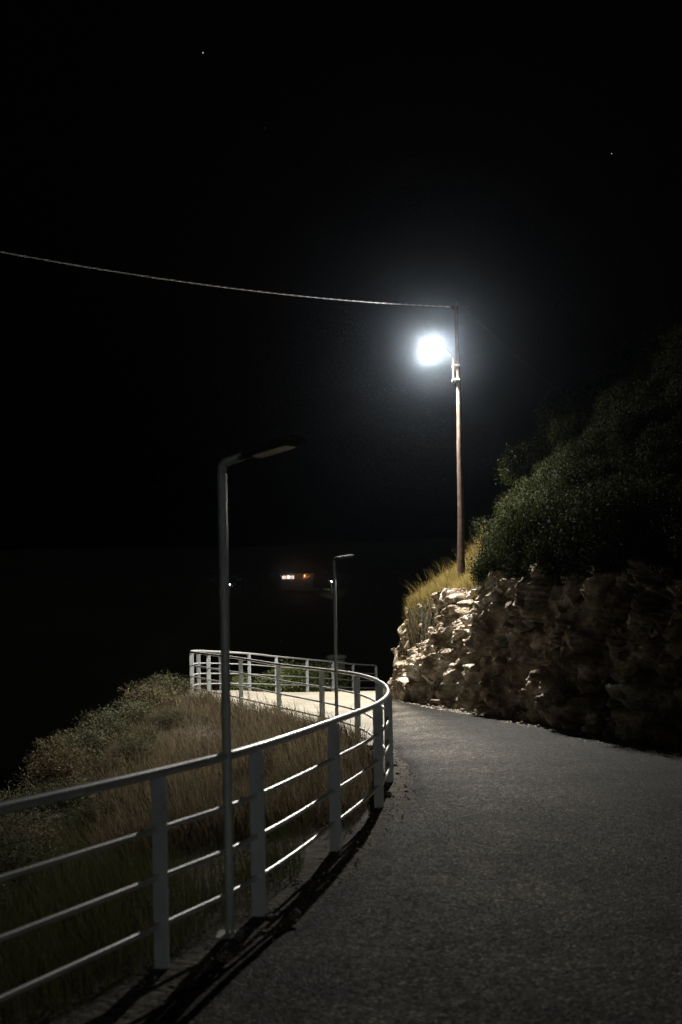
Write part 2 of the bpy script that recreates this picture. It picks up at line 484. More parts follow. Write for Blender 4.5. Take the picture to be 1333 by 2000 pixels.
# rows run from the outer (railing) edge to the inner (road) edge
a = resample(fr, NA)
bq = resample(right[::-1], NA)
ta = np.linspace(0, 1, 30)
SP = (a[:, None] * (1 - ta)[None, :, None] + bq[:, None] * ta[None, :, None]).reshape(-1, 2)
sz = base_plane(SP[:, 0], SP[:, 1]) + .034 + .004 * fbm(np.c_[SP, np.zeros(len(SP))], 1.0, 3, 41)
SV = np.c_[SP, sz]
I = np.arange(NA * 30).reshape(NA, 30)
SF = [np.c_[I[:-1, :-1].ravel(), I[:-1, 1:].ravel(), I[1:, 1:].ravel(), I[1:, :-1].ravel()]]
ring = np.r_[I[:, 0], I[-1, 1:], I[::-1, -1][1:], I[0, ::-1][1:-1]]
lowv = SV[ring] - [0, 0, .32]
off = len(SV); SV = np.r_[SV, lowv]
k = np.arange(len(ring)); k2 = (k + 1) % len(ring)
SF.append(np.c_[ring[k], ring[k2], off + k2, off + k])
slab = mesh_np('concrete_apron', SV, SF, M_CONC); slab['kind'] = 'structure'

# ------------------------------------------------------------------ rock face
CB = catmull(BASE, 40)
CB = CB[(CB[:, 1] > 4)]
CB = CB[: int(len(CB) * .93)]
seg = np.hypot(*np.diff(CB, axis=0).T); s = np.concatenate([[0], np.cumsum(seg)])
# finer columns round the lit nose
dens = np.interp(CB[:, 1], [4, 12, 17, 19, 24, 26, 29], [.12, .07, .035, .022, .022, .06, .3])
st = [0.0]
while st[-1] < s[-1]:
    st.append(st[-1] + float(np.interp(st[-1], s, dens)))
st = np.array(st[:-1])
cx, cy = np.interp(st, s, CB[:, 0]), np.interp(st, s, CB[:, 1])
tx, ty = np.gradient(cx), np.gradient(cy); ln = np.hypot(tx, ty); tx /= ln; ty /= ln
k = np.ones(25) / 25
pad = lambda q: np.convolve(np.r_[np.full(12, q[0]), q, np.full(12, q[-1])], k, 'valid')
tx, ty = pad(tx), pad(ty); ln = np.hypot(tx, ty); tx /= ln; ty /= ln
inx, iny = ty, -tx                                  # into the hill
hc = crest(cy)
NR = 118
rows = np.r_[np.linspace(-.12, 1, NR), np.linspace(1.02, 1.25, 12)]
tt = rows[None, :]
face = np.minimum(tt, 1)
nose = ss(17.5, 20, cy)[:, None]
fp = np.maximum(face, 0)
inset = (.12 + .10 * fp) * (1 - nose) + (.03 + (.55 + lean_back(cy)[:, None]) * fp ** .95) * nose
over = np.maximum(tt - 1, 0) * 2.6
inset = inset + over
zz = hc[:, None] * face + .30 * over - .02
Px = cx[:, None] + inx[:, None] * inset
Py = cy[:, None] + iny[:, None] * inset
V = np.c_[Px.ravel(), Py.ravel(), zz.ravel()]
nr0 = len(rows)
# strata lean, so the noise space is sheared and stretched along them
Q = V.copy()
along = (st[:, None] + 0 * tt).ravel()
Q2 = np.c_[V[:, 0] * 1.1 + V[:, 2] * .15, V[:, 1] * 1.1 + V[:, 2] * .55, V[:, 2] * .36]
warp = np.c_[fbm(V, 1.7, 3, 51), fbm(V, 1.7, 3, 52), fbm(V, 1.7, 3, 53)] * .16
b1, c1 = blocks(Q2 + warp, 1.3, 61, 1.5)
b2, c2 = blocks(Q2 + warp, 3.0, 71, 1.6)
b3, c3 = blocks(np.c_[V[:, 0] + V[:, 2] * .2, V[:, 1] + V[:, 2] * .4, V[:, 2] * .55] + warp * .5, 7.0, 81, 1.6)
b4, c4 = blocks(V + warp * .3, 14.0, 91, .8)
bigk = np.repeat(1 - .45 * ss(20.5, 22.5, cy), nr0)
disp = .50 * b1 * bigk + .24 * bigk * (b2 + .1) * ss(0, .10, c2) + .10 * (b3 + .2) * ss(0, .14, c3) + .035 * (b4 + .2) * ss(0, .2, c4)
disp += .12 * fbm(V, 1.3, 3, 55) + .03 * fbm(V, 9, 3, 56) - .24 * (1 - ss(0, .15, c1)) - .08 * (1 - ss(0, .09, c2)) - .04
fade = (ss(-.05, .12, tt) * (1 - .75 * ss(1.0, 1.12, tt)) + 0 * st[:, None]).ravel()
disp = disp * (.35 + .65 * fade)
nzc = .06
nn = np.c_[np.repeat(-inx, len(rows)), np.repeat(-iny, len(rows)), np.full(len(V), nzc)]
V = V + nn * disp[:, None]
V[:, 2] += .05 * b3
ncol = len(st); nr = len(rows)
I = np.arange(ncol * nr).reshape(ncol, nr)
CFa = np.c_[I[:-1, :-1].ravel(), I[:-1, 1:].ravel(), I[1:, 1:].ravel(), I[1:, :-1].ravel()]
cliff = mesh_np('rock_face', V, CFa, M_ROCK); cliff['kind'] = 'structure'
CLV = V.reshape(ncol, nr, 3)

# separate blocks standing proud of the face
def rock_mesh(seed, flat=1.0):
    import bmesh
    bm = bmesh.new()
    bmesh.ops.create_icosphere(bm, subdivisions=2, radius=1)
    r = random.Random(seed)
    planes = []
    for q in range(9):
        n = Vector((r.gauss(0, 1), r.gauss(0, 1), r.gauss(0, 1) * 1.2)).normalized()
        planes.append((n, r.uniform(.45, .8)))
    for v in bm.verts:
        for n, dd in planes:
            h = v.co.dot(n)
            if h > dd: v.co -= n * (h - dd)
        v.co *= 1 + r.uniform(-.05, .05)
        v.co.z *= flat
    me = bpy.data.meshes.new('rock'); bm.to_mesh(me); bm.free()
    me.materials.append(M_ROCK)
    return me
rock_meshes = [rock_mesh(k, [.6, .85, 1.1, .5][k % 4]) for k in range(8)]
rr = random.Random(4)
def colat(y):                                       # first column whose foot lies at this y on the road side
    m = np.where(cy[:int(np.argmin(cx)) + 1] > y)[0]
    return int(m[0]) if len(m) else int(np.argmin(cx))
for k in range(60):
    y = rr.choice([rr.uniform(19.0, 23.4), rr.uniform(16.5, 23.4), rr.uniform(18.5, 22)])
    c = colat(y); row = int(NR * rr.uniform(.10, .97))
    p = CLV[c, row]
    o = link('rock', rock_meshes[k % 8], cliff)
    o.location = (p[0] + inx[c] * .03, p[1] + iny[c] * .03, p[2])
    sc = rr.uniform(.05, .12) * (1.6 if rr.random() < .2 else 1)
    o.scale = (sc * rr.uniform(.6, 1.1), sc * rr.uniform(.6, 1.1), sc * rr.uniform(1.1, 2.4))
    o.rotation_euler = (rr.uniform(-.2, .9), rr.uniform(-.5, .5), rr.uniform(-.6, .6))
# ledges and spurs that catch the lamp out of the shaded part of the face
for (x, y, z, sx, sy, sz, rz, ry) in [(2.42, 19.15, 2.06, .24, .20, .07, .2, -.1), (3.05, 17.65, 1.95, .16, .2, .16, .4, .2), (3.0, 17.75, 1.62, .1, .14, .1, 1, .2),
                                       (3.1, 17.5, 1.2, .12, .16, .14, 2, -.3), (3.05, 17.6, .95, .1, .12, .1, .7, .3), (3.22, 17.3, 1.72, .14, .2, .10, .1, .4)]:
    o = link('rock', rock_meshes[int(x * 100) % 8], cliff)
    o.location = (x, y, z); o.scale = (sx, sy, sz); o.rotation_euler = (.1, ry, rz)

# hillside above the face
hx = axis([(.6, 9, .14), (9, 60, 1.5)]); hy = axis([(-14, 6, .8), (6, 30, .14), (30, 34, .5)])
X, Y = np.meshgrid(hx, hy, indexing='ij'); P = np.c_[X.ravel(), Y.ravel()]
HZ, HD, HI = hill_z(P)
I = np.arange(len(P)).reshape(len(hx), len(hy))
HF = np.c_[I[:-1, :-1].ravel(), I[1:, :-1].ravel(), I[1:, 1:].ravel(), I[:-1, 1:].ravel()]
HF = HF[(HZ[HF] > -.5).any(axis=1)]
hill = mesh_np('hillside', np.c_[P, HZ], HF, M_SOIL, smooth=True); hill['kind'] = 'structure'

# ------------------------------------------------------------------ railing
rail = thing('metal_railing', 'grey steel railing with four round bars following the bend of the road', 'railing', (-.94, 5.06, 0))
inv = Vector((.94, -5.06, 0))
def rail_path(h, off=0.0):
    C = catmull(FENCE, 14)
    return [Vector((p[0], p[1], p[2] + h)) + inv for p in C]
MB().tube(rail_path(.985), .0265, 14).build('top_rail', M_STEEL, rail, smooth=True)
for h in (.70, .455, .21):
    MB().tube(rail_path(h), .0155, 10).build('rail', M_STEEL, rail, smooth=True)
post_mb = MB().box((0, 0, .39), (.092, .011, 1.15), bev=.003)
post_me = None
for k, f in enumerate(FENCE):
    a = np.array(FENCE[max(k - 1, 0)][:2]); b = np.array(FENCE[min(k + 1, len(FENCE) - 1)][:2])
    ang = math.atan2(b[1] - a[1], b[0] - a[0])
    if post_me is None:
        o = post_mb.build('post', M_POST, rail); post_me = o.data
    else:
        o = link('post', post_me, rail)
    o.location = Vector(f) + inv
    o.rotation_euler = (0, 0, ang - math.pi / 2)

# ------------------------------------------------------------------ unlit street lamps on the railing
def street_lamp(loc, h, adir, alen, rise, label, group=None):
    t = thing('street_lamp', label, 'street lamp', loc, group)
    ux, uy = adir
    MB().tube([(0, 0, -.25), (0, 0, .4), (0, 0, 1.4), (0, 0, h - .03)], [.027, .027, .026, .026], 14).build('pole', M_LAMPPOST, t, smooth=True)
    MB().box((0, 0, -.03), (.15, .15, .03), bev=.004).build('base_plate', M_LAMPPOST, t)
    e1 = Vector((ux * alen * .45, uy * alen * .45, h + rise * .45))
    MB().tube([(0, 0, h - .06), (ux * .004, uy * .004, h - .02), (ux * .03, uy * .03, h + .002), e1 * .5 + Vector((0, 0, h * .5)), e1], [.026, .027, .026, .023, .022], 12).build('arm', M_DARKHEAD if alen < .45 else M_LAMPPOST, t, smooth=True)
    e2 = Vector((ux * alen, uy * alen, h + rise))
    c = (e1 + e2) / 2
    X = (e2 - e1).normalized(); Yv = Vector((0, 0, 1)).cross(X).normalized(); Zv = X.cross(Yv)
    M = Matrix((X, Yv, Zv)).transposed()
    L = (e2 - e1).length
    hd = MB().box(c, (L + .06, .15, .035), M, bev=.010).build('lamp_head', M_DARKHEAD, t)
    MB().box(c - Zv * .0205, (L - .04, .10, .008), M, bev=.002).build('diffuser', M_PANEL, hd)
    return t
street_lamp((-.655, 5.60, -.01), 2.63, (.80, -.60), .53, .06, 'tall unlit grey street lamp with angled arm beside the near stretch of railing')
street_lamp((-.09, 15.48, -.02), 2.75, (.62, .78), .40, .06, 'thin unlit street lamp standing by the far stretch of railing before the concrete apron')

# ------------------------------------------------------------------ wooden pole with the lit lamp
PX, PY = 2.68, 22.0
pz = float(hill_z(np.array([[PX, PY]]))[0][0])
wp = thing('wooden_lamp_pole', 'tall weathered wooden pole on the rock carrying a glaring lit lamp', 'lamp pole', (PX, PY, pz))
top = 8.70 - pz
zs = np.linspace(-.3, top, 26)
wob = fbm(np.c_[np.zeros(26), np.zeros(26), zs], .5, 3, 77) * .035
MB().tube([(wob[k], wob[k] * .5, z) for k, z in enumerate(zs)], [float(np.interp(z, [0, top], [.088, .036])) for z in zs], 12).build('pole', M_WOOD, wp, smooth=True)
LZ = 7.77 - pz
bx = -.095
MB().tube([(bx, -.02, LZ - .80), (bx, -.02, LZ - .35), (bx - .01, -.03, LZ - .22), (bx - .06, -.04, LZ - .12), (bx - .14, -.06, LZ - .06), (bx - .28, -.09, LZ + .0)], .024, 10).build('lamp_arm', M_GALV, wp, smooth=True)
for z in (LZ - .72, LZ - .40):
    MB().box((bx * .5, -.01, z), (.17, .17, .035), bev=.006).build('clamp', M_GALV, wp)
# luminaire: flat domed casing with the glass bowl below
ld = Vector((-.96, -.27, .05)).normalized()
lc = Vector((bx - .47, -.15, LZ + .04))
Yv = Vector((0, 0, 1)).cross(ld).normalized(); Zv = ld.cross(Yv)
LM = Matrix((ld, Yv, Zv)).transposed()
mb = MB(); vs_, fs_ = [], []
prof = [(-.30, .04, .02), (-.26, .06, .05), (-.12, .10, .085), (.05, .125, .10), (.17, .11, .085), (.22, .06, .04)]
for (x, w_, h_) in prof:
    for j in range(9):
        a = math.pi * j / 8
        vs_.append(LM @ Vector((x, w_ * math.cos(a), h_ * math.sin(a))) + lc)
for k in range(len(prof) - 1):
    for j in range(8): fs_.append((k * 9 + j, (k + 1) * 9 + j, (k + 1) * 9 + j + 1, k * 9 + j + 1))
    fs_.append((k * 9 + 8, (k + 1) * 9 + 8, (k + 1) * 9, k * 9))
fs_.append(tuple(range(9))); fs_.append(tuple((len(prof) - 1) * 9 + j for j in range(9))[::-1])
lum = mb.add(vs_, fs_).build('luminaire', M_GALV, wp)
MB().box(lc + LM @ Vector((-.20, 0, -.075)), (.12, .24, .25), LM, bev=.02).build('pole_shade', M_GALV, lum)  # block added beside the bulb to keep its light off the upper pole
# street-lamp photometry: most light goes down, little sideways, a trace upwards
lampd = bpy.data.lights.new('lamp_bulb', 'POINT')
lampd.energy = LAMP_POWER; lampd.color = (1.0, .955, .88); lampd.shadow_soft_size = .065
lb = bpy.data.objects.new('lamp_bulb', lampd); COL.objects.link(lb); lb.parent = wp
lb.location = lc + LM @ Vector((.0, 0, -.11))
lampd.use_nodes = True
nt = lampd.node_tree
em = nt.nodes['Emission']
ge = nt.nodes.new('ShaderNodeNewGeometry')
dp = nt.nodes.new('ShaderNodeVectorMath'); dp.operation = 'DOT_PRODUCT'
dp.inputs[1].default_value = Vector((-.25, -.12, -1)).normalized()
nt.links.new(ge.outputs['Incoming'], dp.inputs[0])
ac = nt.nodes.new('ShaderNodeMath'); ac.operation = 'ARCCOSINE'; nt.links.new(dp.outputs['Value'], ac.inputs[0])
mr = nt.nodes.new('ShaderNodeMath'); mr.operation = 'DIVIDE'; mr.inputs[1].default_value = math.pi; nt.links.new(ac.outputs[0], mr.inputs[0])
rp = nt.nodes.new('ShaderNodeValToRGB'); e = rp.color_ramp.elements
PHOTO = [(0, .9), (30, 1.0), (42, .85), (50, .55), (56, .34), (62, .17), (78, .11), (100, .10), (130, .09), (180, .05)]
while len(e) < len(PHOTO): e.new(.5)
for el, (dg, v) in zip(e, PHOTO): el.position = dg / 180; el.color = (v, v, v, 1)
nt.links.new(mr.outputs[0], rp.inputs[0])
nt.links.new(rp.outputs[0], em.inputs['Strength'])
MB().tube([(0, 0, top - .02), (0, 0, top + .06)], [.03, .03], 8).build('pole_cap', M_GALV, wp)
MB().tube([(-.05, 0, top - .10), (-.07, 0, top - .06), (-.09, 0, top - .03), (-.13, 0, top - .02)], [.02, .035, .025, .03], 10).build('insulator', M_CERAMIC, wp, smooth=True)

# overhead cable to the left: two cores twisted together, hanging in a shallow curve
def sag(a, b, drop, n):
    a, b = Vector(a), Vector(b)
    return [a.lerp(b, k / n) - Vector((0, 0, 4 * drop * (k / n) * (1 - k / n))) for k in range(n + 1)]
cstart = Vector((PX - .13, PY, 8.68)); cend = Vector((-11.0, 13.9, 8.55))
n = 700
cp = []
for k in range(n + 1):
    q = 1.62 * k / n
    cp.append(Vector((PX - .13 - 8.47 * q, PY - 5.0 * q, 8.68 - .47 * q - .66 * q * (1 - q))))
hel = MB()
for ph in (0, math.pi):
    pts = []
    for k, p in enumerate(cp):
        a = ph + k * (cstart - cend).length / n / .36 * 2 * math.pi
        d = (cend - cstart).normalized(); sd = d.cross(Vector((0, 0, 1))).normalized(); up = sd.cross(d)
        pts.append(p + (sd * math.cos(a) + up * math.sin(a)) * .008)
    hel.tube(pts, .0078, 6)
tag(hel.build('overhead_cable', M_CABLE, smooth=True), 'twisted pale overhead cable sagging from the wooden pole across the sky', 'cable')
wp2 = sag((PX + .13, PY, 8.68), (9.5, 33.5, 8.1), .25, 40)
tag(MB().tube(wp2, .005, 6).build('overhead_wire', M_WIRE, smooth=True), 'thin dark wire running from the wooden pole down behind the bushy hill', 'wire')

# ------------------------------------------------------------------ vegetation
def leaf_cloud(nl, clumps, size, seed, flat=.8):
    """leaf-sized quads scattered through lumpy clumps, denser near the outside"""
    r = np.random.default_rng(seed)
    cs = []
    for k in range(clumps):
        a = r.uniform(0, 6.283); q = r.uniform(0, .62)
        cs.append((q * math.cos(a), q * math.sin(a), r.uniform(.25, .78), r.uniform(.22, .42)))
    cs = np.array(cs)
    w = cs[:, 3] ** 2; idx = r.choice(clumps, nl, p=w / w.sum())
    dirs = r.normal(size=(nl, 3)); dirs /= np.linalg.norm(dirs, axis=1)[:, None]
    rad = cs[idx, 3] * (.92 + r.normal(0, .20, nl) - .15 * r.random(nl)).clip(.1, 1.4)
    p = cs[idx, :3] + dirs * rad[:, None] * [1, 1, flat]
    p[:, 2] = np.maximum(p[:, 2], .02)
    nrm = dirs + r.normal(0, .7, (nl, 3)); nrm /= np.linalg.norm(nrm, axis=1)[:, None]
    u = np.cross(nrm, r.normal(size=(nl, 3))); u /= np.linalg.norm(u, axis=1)[:, None]
    v = np.cross(nrm, u)
    L = size * r.uniform(.6, 1.4, nl)[:, None]; W = L * r.uniform(.34, .55, nl)[:, None]
    V = np.stack([p - u * L, p - v * W + nrm * L * .12, p + u * L, p + v * W + nrm * L * .12], 1).reshape(-1, 3)
    F = np.arange(nl * 4).reshape(-1, 4)
    return V, F, cs

def shrub_proto(nl, clumps, size, seed, mat, flat=.8):
    V, F, cs = leaf_cloud(nl, clumps, size, seed, flat)
    me = bpy.data.meshes.new('foliage')
    f = mesh_np('foliage', V, F, mat)
    me = f.data; bpy.data.objects.remove(f)
    st = MB(); r = random.Random(seed)
    for (x, y, z, q) in cs:
        st.tube([(x * .1, y * .1, -.15), (x * .45, y * .45, z * .5), (x, y, z)], [.022, .016, .007], 5)
        for j in range(3):
            st.tube([(x * .7, y * .7, z * .75), (x + r.uniform(-q, q), y + r.uniform(-q, q), z + q * r.uniform(0, .8))], [.009, .003], 4)
    s_ = st.build('stem', M_STEM); sm = s_.data; bpy.data.objects.remove(s_)
    return me, sm
M_STEM = noise_mat('twig', [(.3, (.06, .045, .03)), (.7, (.13, .10, .07))], scale=20, rough=.9)
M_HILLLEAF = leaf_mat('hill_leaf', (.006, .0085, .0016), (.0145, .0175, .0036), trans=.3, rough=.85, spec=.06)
M_SHRUBLEAF = leaf_mat('shrub_leaf', (.045, .05, .026), (.12, .115, .06), trans=.3, rough=.7, spec=.15)
M_BRIGHTLEAF = leaf_mat('apron_shrub_leaf', (.09, .12, .03), (.20, .23, .08), trans=.4)
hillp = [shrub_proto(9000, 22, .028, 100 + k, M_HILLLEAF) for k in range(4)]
M_DRYLEAF = leaf_mat('dry_shrub_leaf', (.06, .05, .027), (.17, .14, .075), trans=.25, rough=.8, spec=.1)
shrp = [shrub_proto(5200, 20, .022, 200 + k, M_DRYLEAF if k == 3 else M_SHRUBLEAF, .7) for k in range(4)]
brp = [shrub_proto(3200, 12, .036, 300 + k, M_BRIGHTLEAF, .8) for k in range(3)]
def shrub(name, proto, loc, sc, rz, label, cat, group):
    t = thing(name, label, cat, loc, group, rz)
    t.scale = sc if isinstance(sc, tuple) else (sc, sc, sc)
    link('foliage', proto[0], t); link('stem', proto[1], t)
    return t

# bushes clothing the hill
r = random.Random(11)
cand = []
for k in range(6000):
    x, y = r.uniform(2, 13), r.uniform(9, 27)
    cand.append((x, y))
cz, cd, ci = hill_z(np.array(cand))
placed = []
for k, (x, y) in enumerate([(6.9, 22.2), (7.4, 22.9), (6.6, 22.9), (7.9, 22.2), (7.1, 23.7), (6.3, 22.0), (7.0, 21.4), (7.7, 21.5)]):
    z = float(hill_z(np.array([[x, y]]))[0][0])
    placed.append((x, y))
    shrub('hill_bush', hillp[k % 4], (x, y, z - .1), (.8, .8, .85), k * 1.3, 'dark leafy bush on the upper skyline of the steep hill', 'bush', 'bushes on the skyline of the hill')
for k, (x, y) in enumerate([(3.08, 18.6), (3.3, 18.0), (3.42, 17.4), (3.66, 16.7), (3.9, 16.0), (4.12, 15.1), (4.4, 14.1), (4.75, 13.0), (5.2, 11.8), (5.6, 10.5)]):
    z = max(float(hill_z(np.array([[x, y]]))[0][0]), float(crest(y)) - .05)
    placed.append((x, y))
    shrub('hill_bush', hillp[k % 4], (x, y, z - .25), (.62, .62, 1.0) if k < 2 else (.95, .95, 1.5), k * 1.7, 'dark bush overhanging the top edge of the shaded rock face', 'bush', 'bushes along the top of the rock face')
for (x, y), z, d, i_ in zip(cand, cz, cd, ci):
    if not i_ or d < np.interp(y, [15, 17.5, 18.9, 20, 21], [.2, .2, .3, 1.2, 1.5]) or d > 8.0: continue
    if math.hypot(x - PX, y - PY) < 1.3: continue
    if x / max(y, 1) > .47 or (y > 22.0 and x < 4.4): continue
    mind = .36 if d < 3.5 else .6
    if any((x - a) ** 2 + (y - b) ** 2 < mind ** 2 for a, b in placed): continue
    placed.append((x, y))
    z = max(z, float(crest(y)) - .12)
    sc = r.uniform(.5, .92) * (.85 if d < 1.2 else 1.0)
    if d < 1.0: lab, grp = 'dark bush overhanging the top edge of the shaded rock face', 'bushes along the top of the rock face'
    elif d < 3.4: lab, grp = 'dark leafy bush in the thicket halfway up the steep hill', 'bushes on the flank of the hill'
    else: lab, grp = 'dark leafy bush on the upper skyline of the steep hill', 'bushes on the skyline of the hill'
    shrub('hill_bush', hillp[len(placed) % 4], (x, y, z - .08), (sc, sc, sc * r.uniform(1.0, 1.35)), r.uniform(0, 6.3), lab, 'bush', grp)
    if len(placed) >= 300: break

# low grey-green shrubs on the seaward bank
spots = [(-4.25, 11.4, .75), (-4.35, 12.6, .8), (-4.3, 13.9, .8), (-4.3, 15.2, .85), (-4.2, 16.4, .85), (-4.1, 17.6, .9), (-3.95, 18.7, .9), (-3.75, 19.8, .85), (-3.75, 21.0, .8),
         (-3.5, 11.2, .6), (-3.4, 12.5, .65), (-3.3, 13.9, .62), (-3.25, 15.4, .6), (-3.3, 16.9, .62), (-3.1, 18.5, .6), (-3.15, 9.9, .6), (-3.7, 10.2, .7), (-2.75, 10.9, .5), (-3.0, 8.7, .6), (-2.5, 12.9, .45), (-2.6, 8.0, .5), (-5.1, 13.2, .8), (-5.1, 15.5, .8), (-4.9, 17.8, .8), (-4.3, 10.4, .85), (-3.9, 9.4, .8), (-3.4, 9.3, .6), (-4.7, 11.9, .85), (-3.6, 8.3, .7), (-3.1, 7.4, .6), (-2.7, 6.6, .5)]
def bank_label(x, y):
    if y > 18: return 'low grey-green shrub beside the left turn of the far railing', 'shrub', 'shrubs beside the turn of the far railing'
    if y < 10.5: return 'dim grey-green shrub on the near bank behind the near railing', 'shrub', 'shrubs behind the near railing'
    if x < -4.0: return 'low grey-green shrub on the outer edge of the bank against the black sky', 'shrub', 'shrubs on the outer edge of the bank'
    return 'low grey-green shrub at the margin of the dry brown grass', 'shrub', 'shrubs at the margin of the dry grass'
sxy = np.array([q[:2] for q in spots]); szz, _, _ = ground_z(sxy)
for k, ((x, y, q), z) in enumerate(zip(spots, szz)):
    shrub('bank_shrub', shrp[k % 4], (x, y, z - .08), (q * 1.1, q * 1.1, q * r.uniform(.75, 1.1)), r.uniform(0, 6.3), *bank_label(x, y))
# greener shrubs beyond the far railing
for k, (x, y, q) in enumerate([(-2.1, 28.8, .85), (-1.55, 30.2, 1.0), (-.75, 31.9, 1.05), (-2.75, 27.4, .7), (.0, 33.4, .85), (-1.2, 31.2, .9)]):
    z = float(ground_z(np.array([[x, y]]))[0][0])
    shrub('leafy_shrub', brp[k % 3], (x, y, z - .05), (q, q, q * 1.15), r.uniform(0, 6.3), 'bright green leafy shrub behind the pale far railing', 'shrub', 'shrubs behind the far railing')

# grass: ribbons with three joints
def grass(name, P, H, lean, width, mat, seed, kind_label=None, curve=1.0, heads=0.0):
    r = np.random.default_rng(seed)
    n = len(P)
    az = r.uniform(0, 6.283, n)
    d = np.c_[np.cos(az), np.sin(az)] * r.uniform(.05, .45, n)[:, None] + np.asarray(lean)
    fa = r.uniform(0, 6.283, n); side = np.c_[np.cos(fa), np.sin(fa), np.zeros(n)]
    V = []
    ts = [0, .38, .72, 1.0]
    for k, t in enumerate(ts):
        c = P + np.c_[d * (H * t ** (1 + curve))[:, None], H * t * (1 - .22 * t * np.hypot(d[:, 0], d[:, 1]))]
        w = width * (1 - .75 * t) * r.uniform(.8, 1.2, n)
        if k == 2 and heads: w = np.where(r.random(n) < heads, width * 1.5, w)
        if k < 3: V += [c - side * w[:, None], c + side * w[:, None]]
        else: V += [c]
    V = np.stack(V, 1).reshape(-1, 3)
    b = np.arange(n)[:, None] * 7
    F4 = np.r_[b + [0, 1, 3, 2], b + [2, 3, 5, 4]]; F3 = b + [4, 5, 6]
    o = mesh_np(name, V, [F4, F3], mat)
    o['kind'] = 'stuff'
    return o
M_DRY = leaf_mat('dry_grass', (.042, .034, .021), (.26, .205, .128), rough=.8, trans=.3, spec=.1)
M_GREENG = leaf_mat('bank_grass', (.05, .055, .02), (.13, .12, .05), rough=.7, trans=.3, spec=.15)
M_GOLD = leaf_mat('crest_grass', (.12, .095, .025), (.27, .205, .075), rough=.7, trans=.35, spec=.15)

def clumped(n, x0, x1, y0, y1, seed, f=1.4, thr=.0):
    r = np.random.default_rng(seed)
    P = np.c_[r.uniform(x0, x1, n), r.uniform(y0, y1, n)]
    q = fbm(np.c_[P, np.zeros(n)], f, 3, seed)
    return P[q + r.normal(0, .25, n) > thr]
# dry grass in the gully between the near and the far railing
P = clumped(190000, -4.2, .5, 8.5, 20.8, 31, 1.2, -.10)
z, d, ins = ground_z(P)
m = (~ins) & (d > .10) & (d < 4.2) & (P[:, 0] > -.215 * P[:, 1] - .35)
P3 = np.c_[P, z - .02][m][:60000]
rg = np.random.default_rng(1)
Hh = rg.uniform(.14, .44, len(P3)) * np.where(rg.random(len(P3)) < .08, 1.6, 1) * (1 + .35 * fbm(P3, 1.1, 3, 66))
tag(grass('dry_grass', P3, Hh, (-.12, -.18), .0024, M_DRY, 5, heads=.5), 'brown dry grass filling the hollow behind the railing', 'grass')
# greener grass on the near bank
P = clumped(80000, -4.5, -.3, 2.5, 11.5, 33, 1.0, -.1)
z, d, ins = ground_z(P)
m = (~ins) & (d > .07) & (d < 3.6)
P3 = np.c_[P, z - .02][m][:34000]
Hh = rg.uniform(.12, .38, len(P3))
tag(grass('bank_grass', P3, Hh, (-.15, .1), .0028, M_GREENG, 6), 'dull green grass on the near bank below the railing', 'grass')
# golden grass on the crest of the rock
r9 = np.random.default_rng(9)
P = np.c_[r9.uniform(1.0, 5.2, 60000), r9.uniform(18.2, 25.2, 60000)]
z, d, ins = hill_z(P)
m = ins & (d > .32 + lean_back(P[:, 1])) & (d < np.interp(P[:, 1], [18.2, 19.5, 21], [.9, 1.5, 2.3])) & (z > 1)
P3 = np.c_[P, z - .03][m][:16000]
Hh = rg.uniform(.12, .34, len(P3)) * np.where(rg.random(len(P3)) < .05, 2.0, 1)
tag(grass('crest_grass', P3, Hh, (-.30, -.28), .0050, M_GOLD, 8), 'golden lit grass along the top of the rock face', 'grass')
# a few stalks leaning over the nose edge
# weeds at the foot of the rock nose
q = np.c_[r9.uniform(.98, 1.5, 2500), r9.uniform(21.6, 23.6, 2500)]
dq = polydist(q, BC); q = q[(dq < .14)]
tag(grass('foot_weeds', np.c_[q, np.full(len(q), -.02)], r9.uniform(.08, .3, len(q)), (-.2, -.1), .005, M_DRY, 12), 'brown weeds at the foot of the rock nose', 'weeds')['kind'] = 'stuff'

# loose gravel along both edges of the road
def gravel(name, P, z, s, mat, seed):
    r = np.random.default_rng(seed); n = len(P)
    base = np.array([(1, 0, 0), (-1, 0, 0), (0, 1, 0), (0, -1, 0), (0, 0, 1), (0, 0, -1)], float)
    f = np.array([(0, 2, 4), (2, 1, 4), (1, 3, 4), (3, 0, 4), (2, 0, 5), (1, 2, 5), (3, 1, 5), (0, 3, 5)])
    sc = s[:, None, None] * r.uniform(.55, 1.25, (n, 6, 1))
    a = r.uniform(0, 6.283, n); ca, sa = np.cos(a), np.sin(a)
    V = base[None] * sc * [1, 1, .7]
    V = np.stack([V[..., 0] * ca[:, None] - V[..., 1] * sa[:, None], V[..., 0] * sa[:, None] + V[..., 1] * ca[:, None], V[..., 2]], -1)
    V = V + np.c_[P, z][:, None, :]
    F = (f[None] + (np.arange(n) * 6)[:, None, None]).reshape(-1, 3)
    o = mesh_np(name, V.reshape(-1, 3), F, mat); o['kind'] = 'stuff'; return o
M_GRAVEL = leaf_mat('gravel', (.12, .105, .085), (.36, .33, .27), rough=.9, trans=0.0, spec=.2)
ed = A[(A[:, 1] > 2) & (A[:, 1] < 13.4)]
k = r9.integers(0, len(ed), 700)
P = ed[k] + r9.normal(0, 1, (700, 2)) * [.13, .1] + [-.08, 0]
z = np.maximum(ground_z(P)[0], -.02)
tag(gravel('verge_gravel', P, z + .004, np.abs(r9.normal(0, .006, len(P))) + .003, M_GRAVEL, 1), 'loose gravel on the verge along the foot of the railing', 'gravel')
ed = B[(B[:, 1] > 9) & (B[:, 1] < 24)]
k = r9.integers(0, len(ed), 4200)
P = ed[k] + r9.normal(0, 1, (4200, 2)) * [.13, .1] + [.02, 0]
